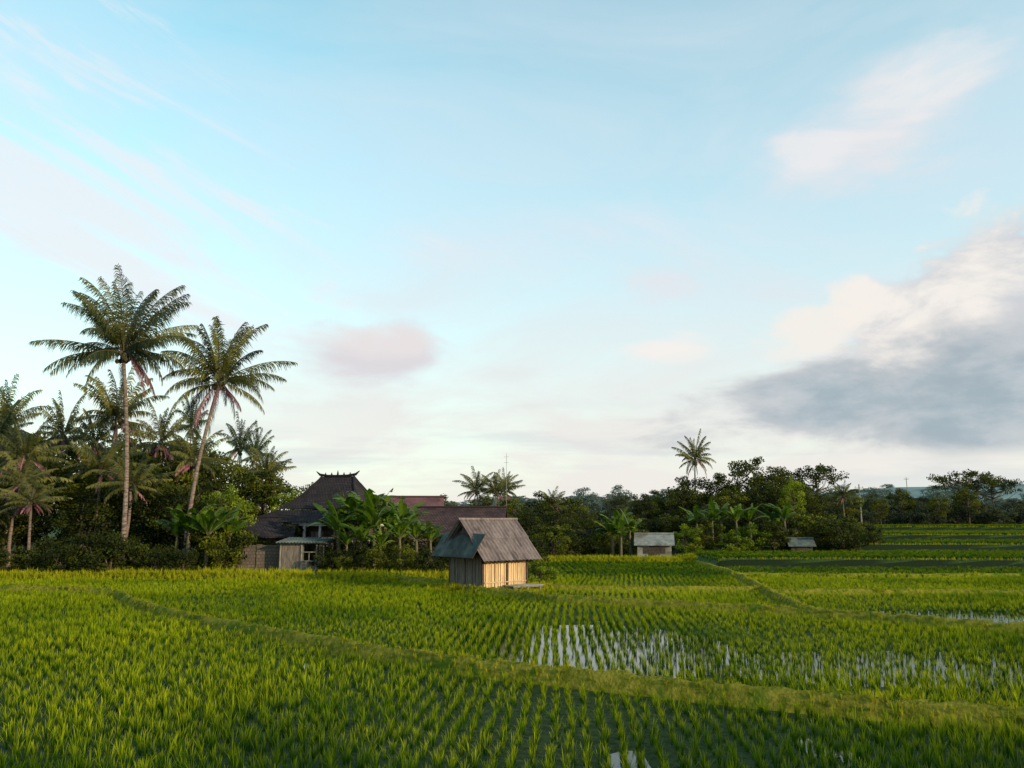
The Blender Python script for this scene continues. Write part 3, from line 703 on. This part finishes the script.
for z in (.66, 1.2, 1.72): mb.box((.0 if z > 1.5 else .45, -1.085, z), (2.8 if z > 1.5 else .95, .03, .06))
mb.box((.45, -1.03, .95), (.04, .03, .55)); part('window_frame', mb, [M_conc], sh)
mb = MB(); corrug(mb, -1.6, 1.6, (1.3, 2.05), (-1.35, 1.78), .2); part('roof', mb, [M_tin], sh)
bw = empty('brick_wall', (-15.9, 51.4, .15), math.radians(3))
mb = MB(); mb.box((0, 0, .75), (3.2, .16, 1.5)); part('wall', mb, [M_brick], bw, uv=True)
mb = MB(); mb.box((0, 0, 1.54), (3.3, .24, .08))
for x in (-1.6, 0, 1.6): mb.box((x, 0, .82), (.28, .28, 1.64))
part('coping_and_piers', mb, [M_brick], bw, uv=True)

# poles
mb = MB(); mb.tube([(0, 0, 0), (0, 0, 9)], [.03, .015], 6)
for z in (8.2, 8.7): mb.box((0, 0, z), (.4, .02, .02))
obj('radio_mast', mb.mesh('radio_mast', [M_conc]), (-.5, 72, .2))
for x, y, H in ((46.5, 108, 5.6), (98, 200, 11)):
    mb = MB(); mb.tube([(0, 0, 0), (0, 0, H)], [.12, .08], 8); mb.box((0, 0, H - .5), (1.2, .08, .08))
    for k in (-.5, 0, .5): mb.tube([(k, 0, H - .45), (k, 0, H - .25)], [.04, .03], 6)
    obj('utility_pole', mb.mesh('utility_pole', [M_conc]), (x, y, hgt(x, y)))

# ------------------------------------------------------------------ light + sky
S = Vector((.80, -.56, .0)).normalized(); el = math.radians(15)
S = Vector((S.x * cos(el), S.y * cos(el), sin(el)))
sun = bpy.data.lights.new('sun', 'SUN'); sun.energy = 5; sun.angle = math.radians(.6); sun.color = (1, .80, .50)
so = bpy.data.objects.new('sun', sun); so.rotation_euler = S.to_track_quat('Z', 'Y').to_euler(); COL.objects.link(so); so.location = (60, -60, 60)

w = bpy.data.worlds.new('World'); sc.world = w; w.use_nodes = True
t = NT(w.node_tree); bg = t.n['Background']
sky = t.new('ShaderNodeTexSky', sky_type='NISHITA'); sky.sun_disc = False; sky.sun_elevation = el; sky.sun_rotation = math.atan2(S.x, S.y)
sky.air_density = 1.0; sky.dust_density = 1.0; sky.ozone_density = 1.5
tc = t.new('ShaderNodeTexCoord'); sp = t.new('ShaderNodeSeparateXYZ'); t.l.new(tc.outputs['Generated'], sp.inputs[0])
X, Y, Z = sp.outputs
az = t.m('MULTIPLY', t.m('ARCTAN2', X, Y), 57.2958); ele = t.m('MULTIPLY', t.m('ARCSINE', Z), 57.2958)
base = t.mix(1.0, sky.outputs[0], (3.2, 4.3, 3.3), 'MULTIPLY')
v1 = t.xyz(t.m('MULTIPLY', az, .10), t.m('MULTIPLY', ele, .22), 0.3)
nb = t.noise(v1, 1.0, 7, .55, .4)
nf = t.noise(t.xyz(t.m('MULTIPLY', az, .045), t.m('MULTIPLY', ele, .12), 2.0), 1.0, 7, .6, .6)
nst = t.noise(t.xyz(t.m('MULTIPLY', t.m('ADD', az, t.m('MULTIPLY', ele, .9)), .06), t.m('MULTIPLY', t.m('ADD', ele, t.m('MULTIPLY', az, .35)), .22), 5.0), 1.0, 9, .66, .9)
vf = t.m('ADD', t.mr(ele, 6, 38, .96, .26, False), t.m('MULTIPLY', t.m('SUBTRACT', nf, .5), .9), clamp=True)
vf = t.m('ADD', vf, t.mr(az, -40, 5, -.15, 0.02), clamp=True)
col = t.mix(vf, base, t.mix(t.mr(ele, 0, 24), (8.8, 8.5, 7.9), (7.1, 8.0, 8.8)))
def blob(a0, e0, rx, ry, tilt, nz, amp, lo, hi):
    c, s = cos(math.radians(tilt)), sin(math.radians(tilt))
    da = t.m('SUBTRACT', az, a0); de = t.m('SUBTRACT', ele, e0)
    p_ = t.m('ADD', t.m('MULTIPLY', da, c / rx), t.m('MULTIPLY', de, s / rx)); q_ = t.m('ADD', t.m('MULTIPLY', da, -s / ry), t.m('MULTIPLY', de, c / ry))
    r = t.m('SQRT', t.m('ADD', t.m('MULTIPLY', p_, p_), t.m('MULTIPLY', q_, q_)))
    d = t.m('ADD', t.m('SUBTRACT', 1.0, r), t.m('MULTIPLY', t.m('SUBTRACT', nz, .5), amp))
    return t.mr(d, lo, hi), q_, d
k, _, _ = blob(-28, 20, 15, 8, -18, nst, 6.0, .0, 1.2); col = t.mix(t.m('MULTIPLY', k, .75), col, (8.6, 8.7, 9.0))
k, _, _ = blob(0, 19, 26, 4, 8, nst, 4.0, .1, 2.0); col = t.mix(t.m('MULTIPLY', k, .45), col, (8.3, 8.4, 8.9))
for a0, e0, rx, ry, tl, op, c_, hi in ((-9.8, 11.4, 8.5, 2.8, 0, .95, (7.3, 6.95, 7.3), 1.1), (-9.8, 12.6, 5.5, 1.2, 0, .5, (8.8, 8.1, 7.9), 1.0), (27, 25.0, 9.0, 4.6, 18, .8, (8.4, 8.0, 8.2), 1.2), (29, 26.8, 6, 2.6, 20, .6, (9.2, 8.9, 8.7), 1.1), (22, 24.2, 3, 1.6, 0, .6, (8.9, 8.6, 8.6), .9), (10.4, 12.0, 3.8, 1.1, 0, .9, (9.3, 8.8, 8.4), .7), (11, 16.8, 3, 1.6, 0, .6, (8.2, 7.8, 8.2), 1.0), (0, 10.2, 5, 1.2, 0, .6, (8.0, 7.8, 8.0), 1), (-35, 14, 7, 4, 0, .5, (7.9, 7.6, 7.9), 1.4), (48, 26, 9, 4, 0, .6, (8.6, 8.2, 8.4), 1), (-60, 18, 12, 4, 0, .6, (8.2, 7.8, 8.2), 1)):
    k, q_, _ = blob(a0, e0, rx, ry, tl, nb, 3.0, .0, hi); col = t.mix(t.m('MULTIPLY', k, op), col, c_)
ls = t.noise(t.xyz(t.m('MULTIPLY', az, .05), t.m('MULTIPLY', ele, .6), 7.0), 1.0, 6, .55, .3)
k = t.m('MULTIPLY', t.mr(ls, .48, .68), t.m('MULTIPLY', t.mr(ele, .5, 2.5), t.mr(ele, 10, 5)))
col = t.mix(t.m('MULTIPLY', k, .5), col, (6.6, 7.0, 7.3))
# grey bank on the right: lit crown then shaded body
nb3 = t.noise(t.xyz(t.m('MULTIPLY', az, .13), t.m('MULTIPLY', ele, .24), 0.9), 1.0, 9, .58, .2)
k1, q1, d1 = blob(33, 13.6, 14, 5.6, 18, nb3, 2.3, .0, .38)
litc = t.mix(t.mr(nb3, .40, .6), (6.2, 6.3, 6.7), (9.3, 8.7, 8.1))
col = t.mix(t.m('MULTIPLY', k1, .92), col, litc)
k1, q1, d1 = blob(21.5, 12.2, 3.6, 2.1, 20, nb3, 2.4, .0, .5); col = t.mix(t.m('MULTIPLY', k1, .85), col, (9.2, 8.7, 8.1))
nb2 = t.noise(t.xyz(t.m('MULTIPLY', az, .11), t.m('MULTIPLY', ele, .27), 4.3), 1.0, 9, .58, .25)
k2, q2, d2 = blob(33, 8.2, 25, 5.0, 6, nb2, 1.7, -.02, .4)
body = t.mix(t.mr(t.noise(v1, 1.8, 8, .6), .36, .66), (3.4, 4.3, 4.9), (5.3, 5.8, 6.2))
body = t.mix(t.mr(d2, .0, .75), (6.6, 6.6, 6.7), body)
col = t.mix(t.m('MULTIPLY', k2, t.mr(ele, 3.4, 4.8, 0, .93)), col, body)
t.l.new(col, bg.inputs[0]); bg.inputs[1].default_value = .1

# ------------------------------------------------------------------ camera
cam = bpy.data.cameras.new('camera'); cam.lens = 36 * 800 / 1024; cam.sensor_width = 36; cam.clip_end = 6000; cam.clip_start = .1
co = bpy.data.objects.new('camera', cam); co.location = (0, 0, 3.3); co.rotation_euler = (math.radians(90 + 9.65), 0, 0); COL.objects.link(co); sc.camera = co
print('rice', len(near), len(far), len(bund_pts))
